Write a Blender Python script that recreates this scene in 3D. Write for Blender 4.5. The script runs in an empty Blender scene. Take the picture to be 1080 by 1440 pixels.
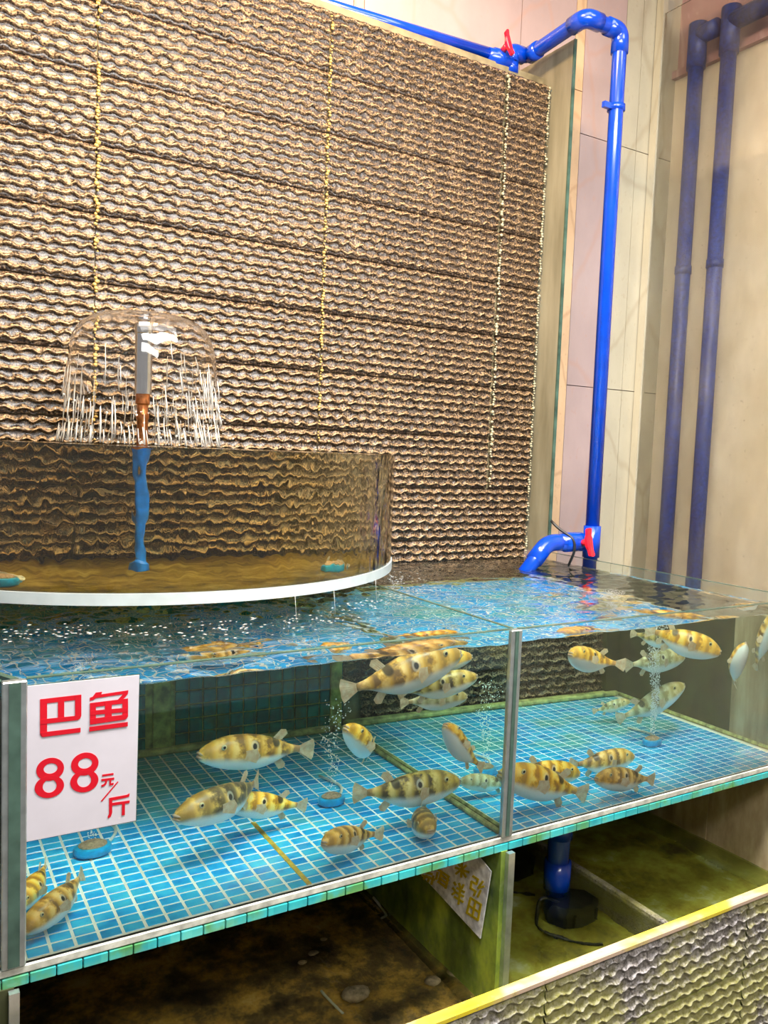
import bpy, bmesh, math, random
from math import sin, cos, pi, radians, sqrt
from mathutils import Vector, Matrix, noise
random.seed(7)
SC = bpy.context.scene
COL = SC.collection
# ------------------------------------------------------------------ camera
FPX = 1146.3
YAW, PIT, ROL = radians(30.8944), radians(4.2185), radians(-2.1782)
CAM = Vector((-.1987, -1.5769, .9715))
FW = Vector((sin(YAW)*cos(PIT), cos(YAW)*cos(PIT), -sin(PIT)))
_r = Vector((cos(YAW), -sin(YAW), 0)); _u = _r.cross(FW)
RT = _r*cos(ROL) - _u*sin(ROL); UP = RT.cross(FW)
cam = bpy.data.cameras.new('camera'); camo = bpy.data.objects.new('camera', cam); COL.objects.link(camo)
m = Matrix((RT, UP, -FW)).transposed().to_4x4(); m.translation = CAM
camo.matrix_world = m
cam.sensor_fit = 'HORIZONTAL'; cam.sensor_width = 36; cam.lens = FPX*36/1080; cam.clip_start = .02
SC.camera = camo
# ------------------------------------------------------------------ world, lights, exposure
W = bpy.data.worlds.new('room_light'); SC.world = W; W.use_nodes = True
W.node_tree.nodes['Background'].inputs[0].default_value = (1.0, .97, .93, 1)
W.node_tree.nodes['Background'].inputs[1].default_value = .30
SC.view_settings.view_transform = 'Standard'; SC.view_settings.look = 'None'
SC.view_settings.exposure = .06; SC.view_settings.gamma = 1
SC.view_settings.use_curve_mapping = False
SC.cycles.max_bounces = 18; SC.cycles.transmission_bounces = 16; SC.cycles.glossy_bounces = 5
SC.cycles.diffuse_bounces = 3; SC.cycles.caustics_refractive = True; SC.cycles.caustics_reflective = False
SC.cycles.blur_glossy = .5; SC.cycles.sample_clamp_indirect = 8
def area(name, loc, target, sx, sy, power, col):
    l = bpy.data.lights.new(name, 'AREA'); l.shape = 'RECTANGLE'; l.size = sx; l.size_y = sy; l.energy = power; l.color = col
    o = bpy.data.objects.new(name, l); COL.objects.link(o); o.location = loc
    o.rotation_euler = (Vector(target)-Vector(loc)).to_track_quat('-Z', 'Y').to_euler()
    return o
area('ceiling_light_panel', (1.1, -.3, 3.7), (1.0, .25, 0), 2.4, 1.0, 60, (1, .96, .9))
area('tank_fill_light', (1.1, -.7, 2.55), (1.05, .35, 0), 2.0, .5, 215, (1, .98, .94))  # added fill out of view, brightens the tank water; not a known lamp
area('front_fill_light', (.3, -2.7, 2.9), (.9, .3, .2), 1.3, .6, 95, (1, .97, .93))  # added fill from the front, lifts sign, front fish and trough
area('ceiling_light_warm', (.35, .15, 3.55), (.45, 1.34, 1.55), .6, .5, 185, (1, .68, .34))
area('ceiling_light_side', (2.5, -.9, 3.6), (2.9, 1.3, 1.7), .8, .5, 20, (1, .93, .84))

# ------------------------------------------------------------------ pixel helpers (frame 1080 x 1440)
def ray(x, y): return FW + RT*((x-540)/FPX) - UP*((y-720)/FPX)
def on(x, y, ax, v):
    d = ray(x, y); return CAM + d*((v-CAM[ax])/d[ax])
def refr(x, y, Y, n=1.33):
    d = ray(x, y).normalized(); P = CAM + d*((0-CAM.y)/d.y)
    N = Vector((0, -1, 0)); c = -d.dot(N); s = 1/n
    t = d*s + N*(s*c - sqrt(1-s*s*(1-c*c)))
    return P + t*((Y-P.y)/t.y)
def refr_floor(x, y, z=0.0, n=1.33):
    d = ray(x, y).normalized(); P = CAM + d*((0-CAM.y)/d.y)
    N = Vector((0, -1, 0)); c = -d.dot(N); s = 1/n
    t = d*s + N*(s*c - sqrt(1-s*s*(1-c*c)))
    return P + t*((z-P.z)/t.z)

# ------------------------------------------------------------------ materials
MATS = {}
class NT:
    def __init__(s, name):
        s.m = bpy.data.materials.new(name); s.m.use_nodes = True; s.t = s.m.node_tree; s.t.nodes.clear()
        s.out = s.t.nodes.new('ShaderNodeOutputMaterial'); MATS[name] = s.m
    def n(s, typ, **kw):
        nd = s.t.nodes.new('ShaderNode'+typ)
        for k, v in kw.items():
            if k.startswith('_'): setattr(nd, k[1:], v)
            else:
                key = k.replace('__', ' ')
                if key not in nd.inputs: key = int(key[1:]) if key[0] == 'i' and key[1:].isdigit() else key
                s.set(nd.inputs[key], v)
        return nd
    def set(s, inp, v):
        if isinstance(v, bpy.types.NodeSocket): s.t.links.new(v, inp)
        elif isinstance(v, bpy.types.Node): s.t.links.new(v.outputs[0], inp)
        else:
            if isinstance(v, tuple) and len(v) == 3 and inp.type == 'RGBA': v = v + (1,)
            inp.default_value = v
    def coord(s, scale=(1, 1, 1), kind='Object'):
        tc = s.n('TexCoord'); mp = s.n('Mapping'); s.t.links.new(tc.outputs[kind], mp.inputs[0]); mp.inputs['Scale'].default_value = scale
        return mp.outputs[0]
    def world(s, scale=(1, 1, 1)):
        g = s.n('NewGeometry'); mp = s.n('Mapping'); s.t.links.new(g.outputs['Position'], mp.inputs[0]); mp.inputs['Scale'].default_value = scale
        return mp.outputs[0]
    def noise(s, vec, scale, detail=3, rough=.55):
        return s.n('TexNoise', Vector=vec, Scale=scale, Detail=detail, Roughness=rough).outputs[0]
    def ramp(s, f, stops):
        r = s.n('ValToRGB', Fac=f); e = r.color_ramp.elements
        while len(e) < len(stops): e.new(.5)
        for el, (p, c) in zip(e, stops):
            el.position = p; el.color = (c if isinstance(c, tuple) else (c, c, c)) + (1,)
        return r.outputs[0]
    def mix(s, f, a, b, bt='MIX'):
        nd = s.n('Mix', _data_type='RGBA', _blend_type=bt)
        s.set(nd.inputs[0], f); s.set(nd.inputs[6], a); s.set(nd.inputs[7], b); return nd.outputs[2]
    def math(s, op, a, b=0.0, c=None):
        nd = s.n('Math', _operation=op); s.set(nd.inputs[0], a); s.set(nd.inputs[1], b)
        if c is not None: s.set(nd.inputs[2], c)
        return nd.outputs[0]
    def smooth(s, v, a, b):
        nd = s.n('MapRange', _interpolation_type='SMOOTHSTEP'); s.set(nd.inputs[0], v)
        nd.inputs[1].default_value = a; nd.inputs[2].default_value = b; return nd.outputs[0]
    def bump(s, h, strength=.3, dist=.005):
        return s.n('Bump', Height=h, Strength=strength, Distance=dist).outputs[0]
    def pbr(s, col, rough=.5, spec=.5, metal=0.0, normal=None, coat=0.0, **kw):
        p = s.n('BsdfPrincipled'); s.set(p.inputs['Base Color'], col); s.set(p.inputs['Roughness'], rough)
        s.set(p.inputs['Metallic'], metal); s.set(p.inputs['Specular IOR Level'], spec); s.set(p.inputs['Coat Weight'], coat)
        p.inputs['Coat Roughness'].default_value = .08
        if normal is not None: s.set(p.inputs['Normal'], normal)
        s.t.links.new(p.outputs[0], s.out.inputs[0]); return p
    def surf(s, sh): s.set(s.out.inputs[0], sh)

def plain(name, col, rough=.5, metal=0.0, var=.25, scale=18, spec=.5, coat=0.0, bump=0.0):
    t = NT(name); nz = t.noise(t.world(), scale)
    dark = tuple(c*(1-var) for c in col); lite = tuple(min(1, c*(1+var*.6)) for c in col)
    t.pbr(t.ramp(nz, [(.3, dark), (.7, lite)]), rough, spec, metal, t.bump(nz, bump) if bump else None, coat)
    return t.m

def glass(name, col=(1, 1, 1), ior=1.45, rough=0.0, bump=None, absorb=None):
    t = NT(name); g = t.n('BsdfGlass', Color=col, IOR=ior, Roughness=rough)
    if bump: t.set(g.inputs['Normal'], t.bump(t.noise(t.world(bump[0]), bump[1], 2), bump[2], bump[3]))
    t.surf(g)
    if absorb:
        va = t.n('VolumeAbsorption', Color=absorb[0], Density=absorb[1])
        if len(absorb) > 2:
            vs = t.n('VolumeScatter', Color=(.80, 1, .94), Density=absorb[2], Anisotropy=.3); ad = t.n('AddShader'); t.set(ad.inputs[0], va); t.set(ad.inputs[1], vs); va = ad
        t.set(t.out.inputs['Volume'], va)
    return t.m

glass('pane_glass', (.97, .995, .985), 1.45)
glass('divider_glass', (.93, .985, .96), 1.14)
glass('tank_water', (1, 1, 1), 1.33, absorb=((.50, .97, .84), .16))
glass('round_water', (1, .98, .9), 1.33, bump=((1, 1, .5), 9, .2, .006), absorb=((.95, .87, .36), 1.0))
glass('round_glass', (.99, .985, .95), 1.45, bump=((1, 1, .6), 12, .8, .010))
glass('fountain_water', (1, 1, 1), 1.33, bump=((1, 1, .5), 30, .14, .003))
t = NT('spray'); gl = t.n('BsdfGlass', Color=(1, 1, 1), IOR=1.2, Roughness=.05); df = t.n('BsdfTranslucent', Color=(.95, .95, .92)); d2 = t.n('BsdfDiffuse', Color=(.95, .95, .92)); m1 = t.n('MixShader', Fac=.5); t.set(m1.inputs[1], df); t.set(m1.inputs[2], d2)
mx = t.n('MixShader', Fac=.5); t.set(mx.inputs[1], gl); t.set(mx.inputs[2], m1); t.surf(mx)
glass('trough_water', (.93, .96, .85), 1.33, bump=((1, 1, 1), 30, .25, .004))
t = NT('bubble'); df = t.n('BsdfTranslucent', Color=(1, 1, 1)); d2 = t.n('BsdfDiffuse', Color=(1, 1, 1)); m1 = t.n('MixShader', Fac=.5); t.set(m1.inputs[1], df); t.set(m1.inputs[2], d2); t.surf(m1)

# wet embossed wall panels
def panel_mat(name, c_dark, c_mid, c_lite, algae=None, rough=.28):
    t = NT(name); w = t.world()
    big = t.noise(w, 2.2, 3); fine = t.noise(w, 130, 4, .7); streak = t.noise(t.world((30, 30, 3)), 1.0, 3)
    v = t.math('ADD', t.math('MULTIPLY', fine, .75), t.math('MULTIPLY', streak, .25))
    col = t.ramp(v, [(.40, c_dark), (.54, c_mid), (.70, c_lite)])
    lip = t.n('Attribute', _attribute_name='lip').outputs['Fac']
    lip_pale = t.math('MULTIPLY', lip, t.smooth(fine, .4, .6))  # raised lips mixed toward the pale colour, broken up by fine noise
    col = t.mix(t.math('MULTIPLY', lip_pale, .8), col, c_lite)
    if algae:
        a = t.smooth(t.math('ADD', t.noise(t.world((1.3, 1.3, 1.6)), 3.2, 3), t.math('MULTIPLY', t.noise(w, 45, 3), .25)), .48, .72)
        col = t.mix(t.math('MULTIPLY', a, algae[1]), col, algae[0])
    r = t.ramp(fine, [(.35, rough*.5), (.7, min(1, rough*2))])
    t.pbr(col, r, .5, 0, t.bump(fine, .5, .004), .12)
    return t.m
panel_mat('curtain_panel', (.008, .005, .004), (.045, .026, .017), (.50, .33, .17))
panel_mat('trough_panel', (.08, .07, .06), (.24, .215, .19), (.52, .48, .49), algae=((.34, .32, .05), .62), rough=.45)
plain('yellow_crust', (.46, .31, .09), .6, var=.5, scale=90, bump=.6)
plain('pale_crust', (.36, .33, .22), .6, var=.4, scale=90, bump=.6)
plain('backing_board', (.22, .18, .10), .5, var=.5, scale=12)
# marble
def marble(name, base, vein, scale=1.0, rough=.22):
    t = NT(name); w = t.world((scale, scale, scale*.55))
    n1 = t.noise(w, 2.5, 6, .6); dis = t.n('Mix', _data_type='VECTOR'); dis.inputs[0].default_value = .12
    t.set(dis.inputs[4], w); t.t.links.new(t.n('TexNoise', Vector=w, Scale=3.0, Detail=4).outputs[1], dis.inputs[5])
    v = t.n('TexVoronoi', Vector=dis.outputs[1], Scale=2.6, _feature='DISTANCE_TO_EDGE').outputs[0]
    veins = t.smooth(v, 0.0, .035)
    speck = t.noise(w, 40, 3)
    col = t.ramp(n1, [(.3, tuple(c*.82 for c in base)), (.7, tuple(min(1, c*1.1) for c in base))])
    col = t.mix(t.math('MULTIPLY', t.math('SUBTRACT', 1.0, veins), .45), col, vein)
    col = t.mix(t.math('MULTIPLY', t.smooth(speck, .58, .75), .4), col, vein)
    t.pbr(col, rough, .5); return t.m
marble('marble_pink', (.41, .31, .305), (.42, .26, .22))
marble('marble_tan', (.62, .42, .26), (.40, .24, .13), 1.6)
marble('marble_beige', (.44, .41, .32), (.32, .28, .2))
marble('marble_plum', (.33, .20, .20), (.5, .36, .34))
plain('joint', (.16, .11, .08), .8)
# beige wall behind pane
t = NT('beige_wall'); w = t.world((1, 1, .6)); a = t.noise(w, 5, 6); b = t.noise(t.world(), 60, 3)
col = t.ramp(a, [(.3, (.60, .53, .40)), (.7, (.74, .68, .56))])
col = t.mix(t.math('MULTIPLY', t.smooth(b, .66, .74), .5), col, (.3, .24, .14)); t.pbr(col, .4)
# hazy dirty pane
t = NT('hazy_pane'); g = t.n('BsdfGlass', Color=(.99, .98, .95), IOR=1.3, Roughness=.045)
d = t.n('BsdfDiffuse', Color=(.66, .6, .47)); s1 = t.smooth(t.noise(t.world((1, 1, .35)), 7, 5), .35, .75)
mx = t.n('MixShader'); t.set(mx.inputs[0], t.math('MULTIPLY', s1, .06)); t.set(mx.inputs[1], g); t.set(mx.inputs[2], d); t.surf(mx)
# frosted guard
t = NT('guard_sheet'); w = t.world((1, 1, .16)); a = t.noise(w, 9, 5)
col = t.ramp(a, [(.3, (.18, .16, .10)), (.65, (.36, .33, .24))]); p = t.pbr(col, .35)
tr = t.n('BsdfTranslucent', Color=col); mx = t.n('MixShader', Fac=.35); t.set(mx.inputs[1], p); t.set(mx.inputs[2], tr); t.surf(mx)
plain('glass_edge', (.05, .09, .07), .15, var=.4)
plain('blue_pvc', (.0, .045, .46), .22, var=.15, coat=.4)
plain('blue_pvc_old', (.008, .03, .19), .45, var=.5, scale=60)
plain('sky_pvc', (.0, .14, .80), .3, var=.3, scale=40)
plain('red_plastic', (.72, .012, .03), .25, var=.1, coat=.4)
plain('black_rubber', (.012, .012, .014), .35, var=.3)
plain('steel', (.72, .72, .74), .12, 1.0, var=.06)
plain('steel_post', (.5, .55, .55), .28, .85, var=.25, scale=25)
plain('copper', (.55, .2, .07), .3, .9, var=.5, scale=60)
plain('white_band', (.38, .42, .42), .35, var=.1)
plain('white_strip', (.46, .46, .40), .5, var=.4, scale=40)
plain('silicone', (.42, .42, .16), .5, var=.7, scale=30, bump=.4)
plain('old_gold_joint', (.55, .38, .05), .5, var=.5, scale=40)
# tiles
def tile_mat(name, cols, rough=.12, algae=None):
    t = NT(name); oi = t.n('ObjectInfo'); w = t.world()
    cell = t.n('TexVoronoi', Vector=w, Scale=22.0, _feature='F1').outputs[1]
    v = t.noise(w, 16, 3)
    col = t.ramp(t.math('ADD', t.math('MULTIPLY', v, .8), t.math('MULTIPLY', t.n('TexWhiteNoise', Vector=t.n('VectorMath', _operation='SNAP', i0=w, i1=(.045, .045, .045)).outputs[0]).outputs[0], .25)), cols)
    if algae:
        yy = t.n('SeparateXYZ', Vector=w).outputs[1]
        a = t.smooth(t.math('ADD', t.noise(w, algae[2], 4, .6), t.math('MULTIPLY', t.smooth(yy, .2, 1.0), .22 if name == 'floor_tile' else 0.0)), algae[3], algae[3]+.2)
        col = t.mix(t.math('MULTIPLY', a, algae[1]), col, algae[0])
    t.pbr(col, rough, .5, coat=.2); return t.m
tile_mat('floor_tile', [(.3, (.0, .22, .68)), (.5, (.01, .40, .88)), (.75, (.06, .60, .95))], algae=((.10, .40, .32), .75, 3.2, .62))
tile_mat('mosaic_tile', [(.3, (.004, .08, .07)), (.55, (.01, .16, .13)), (.8, (.03, .26, .18))], algae=((.08, .10, .01), .6, 9, .5))
tile_mat('edge_tile', [(.3, (.01, .25, .30)), (.55, (.03, .42, .45)), (.8, (.12, .55, .50))], algae=((.08, .24, .03), .85, 8, .46))
plain('grout_light', (.95, .96, .88), .6, var=.2, scale=9)
plain('grout_olive', (.42, .46, .13), .7, var=.6, scale=30)
plain('slab_side', (.10, .12, .07), .7, var=.6)
plain('dark_board', (.030, .034, .008), .8, var=.7, scale=9)
t = NT('brown_wall'); w = t.world((1, 1, .3)); a = t.noise(w, 9, 5, .65)
t.pbr(t.ramp(a, [(.3, (.16, .11, .05)), (.5, (.34, .26, .15)), (.72, (.52, .44, .29))]), .4)
t = NT('olive_board'); a = t.noise(t.world((1, 1, .5)), 8, 5, .65); b = t.noise(t.world(), 45, 3)
t.pbr(t.mix(t.math('MULTIPLY', t.smooth(b, .5, .7), .35), t.ramp(a, [(.32, (.04, .07, .02)), (.48, (.15, .22, .03)), (.66, (.42, .50, .05))]), (.2, .24, .1)), .4, bump=None) if False else t.pbr(t.mix(t.math('MULTIPLY', t.smooth(b, .5, .7), .35), t.ramp(a, [(.32, (.04, .07, .02)), (.48, (.15, .22, .03)), (.66, (.42, .50, .05))]), (.2, .24, .1)), .4)
t = NT('green_bed'); a = t.noise(t.world(), 5, 5, .65)
t.pbr(t.ramp(a, [(.32, (.05, .04, .01)), (.46, (.24, .21, .02)), (.58, (.40, .40, .06)), (.7, (.6, .66, .45))]), .6, normal=t.bump(a, .5, .02))
t = NT('brown_bed'); a = t.noise(t.world(), 7, 6, .7)
t.pbr(t.ramp(a, [(.35, (.02, .014, .009)), (.48, (.16, .10, .035)), (.6, (.55, .32, .06)), (.78, (.75, .58, .28))]), .6, normal=t.bump(a, .6, .03))
t = NT('gold_bed'); a = t.noise(t.world((1, 1, 1)), 9, 6, .7)
gc = t.ramp(a, [(.3, (.10, .065, .01)), (.5, (.36, .25, .03)), (.72, (.72, .54, .12))]); p = t.pbr(gc, .6, normal=t.bump(a, .5, .01)); tl = t.n('BsdfTranslucent', Color=gc); mx = t.n('MixShader', Fac=.7); t.set(mx.inputs[1], p); t.set(mx.inputs[2], tl); t.surf(mx)
t = NT('coping'); a = t.noise(t.world((.6, 1, 1)), 6, 4); b = t.noise(t.world(), 70, 3)
t.pbr(t.mix(t.math('MULTIPLY', t.smooth(b, .58, .7), .5), t.ramp(a, [(.38, (.62, .47, .01)), (.50, (.58, .45, .05)), (.58, (.50, .36, .26))]), (.25, .2, .1)), .45)
plain('sign_white', (.47, .44, .48), .3, var=.05)
plain('sign_red', (.46, .002, .012), .4, var=.08)
plain('sign_gold', (.62, .46, .01), .5, var=.4, scale=60)
plain('sign_grey', (.80, .80, .80), .5, var=.4, scale=50)
plain('stone', (.40, .30, .2), .8, var=.5, scale=60, bump=.6)
plain('air_stone', (.36, .25, .16), .9, var=.5, scale=120, bump=.8)
plain('cyan_plastic', (.0, .30, .62), .35, var=.3, scale=50)
plain('white_tube', (.7, .72, .66), .3)
plain('shop_floor', (.07, .065, .06), .4)
plain('ceiling_paint', (.6, .57, .52), .7)

# ------------------------------------------------------------------ mesh helpers
def link(o, parent=None):
    COL.objects.link(o)
    if parent is not None: o.parent = parent
    return o
def tag(o, label, cat, group=None, kind=None):
    if label: o['label'] = label
    if cat: o['category'] = cat
    if group: o['group'] = group
    if kind: o['kind'] = kind
    return o
def empty(name, loc=(0, 0, 0)):
    o = bpy.data.objects.new(name, None); o.location = loc; o.empty_display_size = .05; return link(o)
def obj(name, bm, mat, parent=None, smooth=False, recalc=True):
    me = bpy.data.meshes.new(name)
    if recalc: bmesh.ops.recalc_face_normals(bm, faces=bm.faces[:])
    if parent is not None and parent.type == 'EMPTY':
        bmesh.ops.translate(bm, verts=bm.verts[:], vec=-parent.matrix_basis.translation)
    elif parent is not None:
        bmesh.ops.translate(bm, verts=bm.verts[:], vec=-parent.matrix_basis.translation)
        if parent.parent: bmesh.ops.translate(bm, verts=bm.verts[:], vec=-parent.parent.matrix_basis.translation)
    bm.to_mesh(me); bm.free()
    me.materials.append(MATS[mat])
    if smooth: me.polygons.foreach_set('use_smooth', [True]*len(me.polygons))
    return link(bpy.data.objects.new(name, me), parent)
def box(bm, x0, x1, y0, y1, z0, z1, bev=0.0):
    r = bmesh.ops.create_cube(bm, size=1)
    for v in r['verts']:
        v.co = Vector(((x0+x1)/2+v.co.x*(x1-x0), (y0+y1)/2+v.co.y*(y1-y0), (z0+z1)/2+v.co.z*(z1-z0)))
    if bev:
        es = list({e for v in r['verts'] for e in v.link_edges})
        bmesh.ops.bevel(bm, geom=es, offset=bev, segments=1, affect='EDGES')
    return bm
def B(*a, bev=0.0): return box(bmesh.new(), *a, bev=bev)
def tube(bm, pts, r, seg=16, cap=True):
    pts = [Vector(p) for p in pts]; rs = r if isinstance(r, (list, tuple)) else [r]*len(pts)
    rings = []; d0 = (pts[1]-pts[0]).normalized()
    nrm = d0.orthogonal().normalized()
    for i, p in enumerate(pts):
        d = (pts[min(i+1, len(pts)-1)]-pts[max(i-1, 0)]).normalized()
        nrm = (nrm - d*nrm.dot(d)).normalized(); bn = d.cross(nrm)
        rings.append([bm.verts.new(p+(nrm*cos(2*pi*k/seg)+bn*sin(2*pi*k/seg))*rs[i]) for k in range(seg)])
    for a, b in zip(rings, rings[1:]):
        for k in range(seg): bm.faces.new((a[k], a[(k+1) % seg], b[(k+1) % seg], b[k]))
    if cap: bm.faces.new(rings[0][::-1]); bm.faces.new(rings[-1])
    return bm
def T(pts, r, seg=16): return tube(bmesh.new(), pts, r, seg)
def fillet(pts, rad, n=6):
    pts = [Vector(p) for p in pts]; out = [pts[0]]
    for a, b, c in zip(pts, pts[1:], pts[2:]):
        u = (a-b).normalized(); v = (c-b).normalized(); rr = min(rad, (a-b).length*.49, (c-b).length*.49)
        p, q = b+u*rr, b+v*rr
        for i in range(n+1):
            s = i/n; out.append(p*(1-s)**2 + b*2*s*(1-s) + q*s*s)
    out.append(pts[-1]); return out
def lathe(bm, prof, cx, cy, seg=32, close=False):
    rings = []
    for r, z in prof:
        rings.append([bm.verts.new((cx+r*cos(2*pi*k/seg), cy+r*sin(2*pi*k/seg), z)) for k in range(seg)])
    for a, b in zip(rings, rings[1:]):
        for k in range(seg): bm.faces.new((a[k], a[(k+1) % seg], b[(k+1) % seg], b[k]))
    if close: bm.faces.new(rings[0][::-1]); bm.faces.new(rings[-1])
    return bm
def ball(bm, c, r, sub=1, sc=(1, 1, 1)):
    q = bmesh.ops.create_icosphere(bm, subdivisions=sub, radius=r)
    for v in q['verts']: v.co = Vector((v.co.x*sc[0], v.co.y*sc[1], v.co.z*sc[2]))+Vector(c)
    return q['verts']
def shared(name, mesh, parent, loc):
    o = bpy.data.objects.new(name, mesh); o.parent = parent; o.location = loc; COL.objects.link(o); return o

# ------------------------------------------------------------------ measures
H, WT, W1, XR = .5374, .502, 1.1326, 2.385      # tank height, water level, divider, right end
YW, ZT, XWR, YM = 1.340, 2.6407, 2.319, 1.57    # curtain wall plane, its top, its right edge, marble plane
S1, S2, S3 = .377, 1.2275, 2.0864
ZR = [1.0507+.2272*k for k in range(-5, 8)]
ZTF = -.58                                      # trough bed

# ------------------------------------------------------------------ structure: floor, walls
fl = obj('floor', B(-2.5, 4.5, -4, 2.2, -.95, -.90), 'shop_floor'); tag(fl, 'grey shop floor in front of the tiled trough', 'floor', kind='structure')

# marble wall behind
wb = obj('wall_back', B(-1.5, 4.2, YM+.02, YM+.12, -.9, 4.2), 'joint'); tag(wb, 'pink marble wall behind the water curtain', 'wall', kind='structure')
xa = on(512, 20, 1, YM).x; xb = on(733, 40, 1, YM).x; xc0 = on(811, 20, 1, YM).x; xc1 = on(825, 20, 1, YM).x
xd0 = on(866, 300, 1, YM).x; xd1 = on(889, 300, 1, YM).x; XS = on(908, 300, 1, YM).x
zj = on(850, 198, 1, YM).z; g = .002
cols = [(-1.5, xa-.05, 'marble_pink'), (xa-.05, xa, 'marble_tan'), (xa, xb, 'marble_pink'), (xb, xc0, 'marble_pink'), (xc0, xc1, 'marble_tan'),
        (xc1, xd0, 'marble_pink'), (xd0, xd1, 'marble_beige'), (xd1, XS, 'marble_beige'), (XS, 4.2, 'marble_beige')]
for x0, x1, mt in cols:
    zs = [-.9, zj-1.25, zj, 4.2] if mt != 'marble_tan' else [-.9, zj+.2, 4.2]
    for a, b in zip(zs, zs[1:]): obj('marble_slab', B(x0+g, x1-g, YM, YM+.02, a+g, b-g), mt, wb)

# right side wall behind hazy pane
XB = XS+.17
wr = obj('wall_right', B(XB, XB+.1, -2.6, YM, -.9, 3.02), 'beige_wall'); tag(wr, 'beige plastered side wall behind a hazy pane', 'wall', kind='structure')
obj('upper_slab', B(XB+.012, XB+.1, -2.6, YM, 3.025, 4.2), 'marble_plum', wr)
obj('ledge', B(XB-.03, XB, -2.6, YM, 3.02, 3.06), 'marble_plum', wr)
pane = empty('hazy_pane', (XS, .5, -.2)); tag(pane, 'tall hazy water-stained glass pane standing before the beige side wall', 'glass pane')
obj('pane', B(XS, XS+.012, -2.4, YM-.004, -.88, 3.3), 'hazy_pane', pane)
obj('frame', B(XS-.012, XS+.022, YM-.05, YM-.005, -.88, 3.42), 'marble_beige', pane)
for i, (px, lab) in enumerate([(960, 'dull blue upright pipe behind the hazy pane, close to the marble corner'), (1004, 'dull blue upright pipe behind the hazy pane, with a tee running forward')]):
    p0 = on(px, 400, 0, XS+.075); p = empty('upright_pipe', (p0.x, p0.y, -.88)); tag(p, lab, 'pipe')
    obj('pipe', T([(p0.x, p0.y, -.88), (p0.x, p0.y, 3.12)], .038), 'blue_pvc_old', p, True)
    obj('coupling', T([(p0.x, p0.y, 2.98), (p0.x, p0.y, 3.2)], .047), 'blue_pvc_old', p, True)
    if i: obj('tee_branch', T([(p0.x, p0.y, 3.13), (p0.x, p0.y-.9, 3.13)], .045), 'blue_pvc_old', p, True)
    else: obj('elbow', T([(p0.x, p0.y, 3.14), (p0.x, p0.y-.12, 3.14)], .044), 'blue_pvc_old', p, True)
    obj('collar', T([(p0.x, p0.y, 1.95), (p0.x, p0.y, 1.99)], .042), 'blue_pvc_old', p, True)

# ------------------------------------------------------------------ water curtain wall: embossed panels
def panel_mesh(name, w, h, mat, rows=7, per=.0555, amp=.0056, dep=.017, seed=0, sx=9):
    nx = int(round(w/per*sx)); prof = [(0, .05), (.2, .0), (.4, .12), (.48, 1.0), (.57, .92), (.66, .45), (.84, .18)]
    V = []; L = []; ph = [random.Random(seed*31+r).uniform(0, 6.28) for r in range(rows)]
    lines = [(r, t_, d_) for r in range(rows) for (t_, d_) in prof]+[(rows-1, 1.0, 0)]
    pitch = (h-.003)/rows
    for (r, tt, d_) in lines:
        for i in range(nx+1):
            x = w*i/nx
            wob = sin(2*pi*x/per + r*pi*.9 + 2.2*noise.noise(Vector((x*7, r*3.1, seed)))) *(.75+.5*noise.noise(Vector((x*14, r*2.3, seed+5)))) + .8*noise.noise(Vector((x*34, r*5.3, seed+9)))+.35*noise.noise(Vector((x*110, r*7.7+tt*2, seed+2)))
            z = .0015+(r+tt)*pitch+amp*wob*(1 if .1 < tt < .9 else .35)
            dd = dep*d_*(.85+.5*noise.noise(Vector((x*45, z*60, seed+3)))) + .0025*noise.noise(Vector((x*90, z*120, seed+6)))
            V.append((x, -dd, min(max(z, .0005), h-.0005))); L.append(d_)
    F = [(a*(nx+1)+i, a*(nx+1)+i+1, (a+1)*(nx+1)+i+1, (a+1)*(nx+1)+i) for a in range(len(lines)-1) for i in range(nx)]
    # frame edge: back to the board
    n0 = len(V); last = (len(lines)-1)*(nx+1)
    me = bpy.data.meshes.new(name)
    for i in range(nx+1): V.append((w*i/nx, .012, .0005)); L.append(0)
    for i in range(nx+1): V.append((w*i/nx, .012, h-.0005)); L.append(0)
    for i in range(nx): F += [(n0+i, n0+i+1, i+1, i), (last+i, last+i+1, n0+nx+2+i, n0+nx+1+i)]
    me.from_pydata(V, [], F); me.materials.append(MATS[mat])
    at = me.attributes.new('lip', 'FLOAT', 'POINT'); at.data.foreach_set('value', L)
    me.polygons.foreach_set('use_smooth', [True]*len(me.polygons)); me.update()
    return me
wc = obj('wall_curtain', B(-.7, XWR-.01, YW+.012, YW+.05, -.05, ZT-.005), 'backing_board'); tag(wc, 'brown embossed wall with water running down its wavy panels', 'wall', kind='structure')
obj('top_board', B(-.7, XWR+.02, YW+.055, YW+.075, ZT-.3, ZT+.055), 'backing_board', wc)
xbot = on(655, 770, 1, YW).x
WC = S2-S1
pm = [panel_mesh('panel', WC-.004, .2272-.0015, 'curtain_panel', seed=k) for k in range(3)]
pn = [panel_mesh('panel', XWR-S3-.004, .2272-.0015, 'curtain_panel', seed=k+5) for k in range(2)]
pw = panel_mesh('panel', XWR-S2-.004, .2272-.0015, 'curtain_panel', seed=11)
pb1 = panel_mesh('panel', xbot-S2-.004, .2272-.0015, 'curtain_panel', seed=12); pb2 = panel_mesh('panel', XWR-xbot-.004, .2272-.0015, 'curtain_panel', seed=13)
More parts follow.
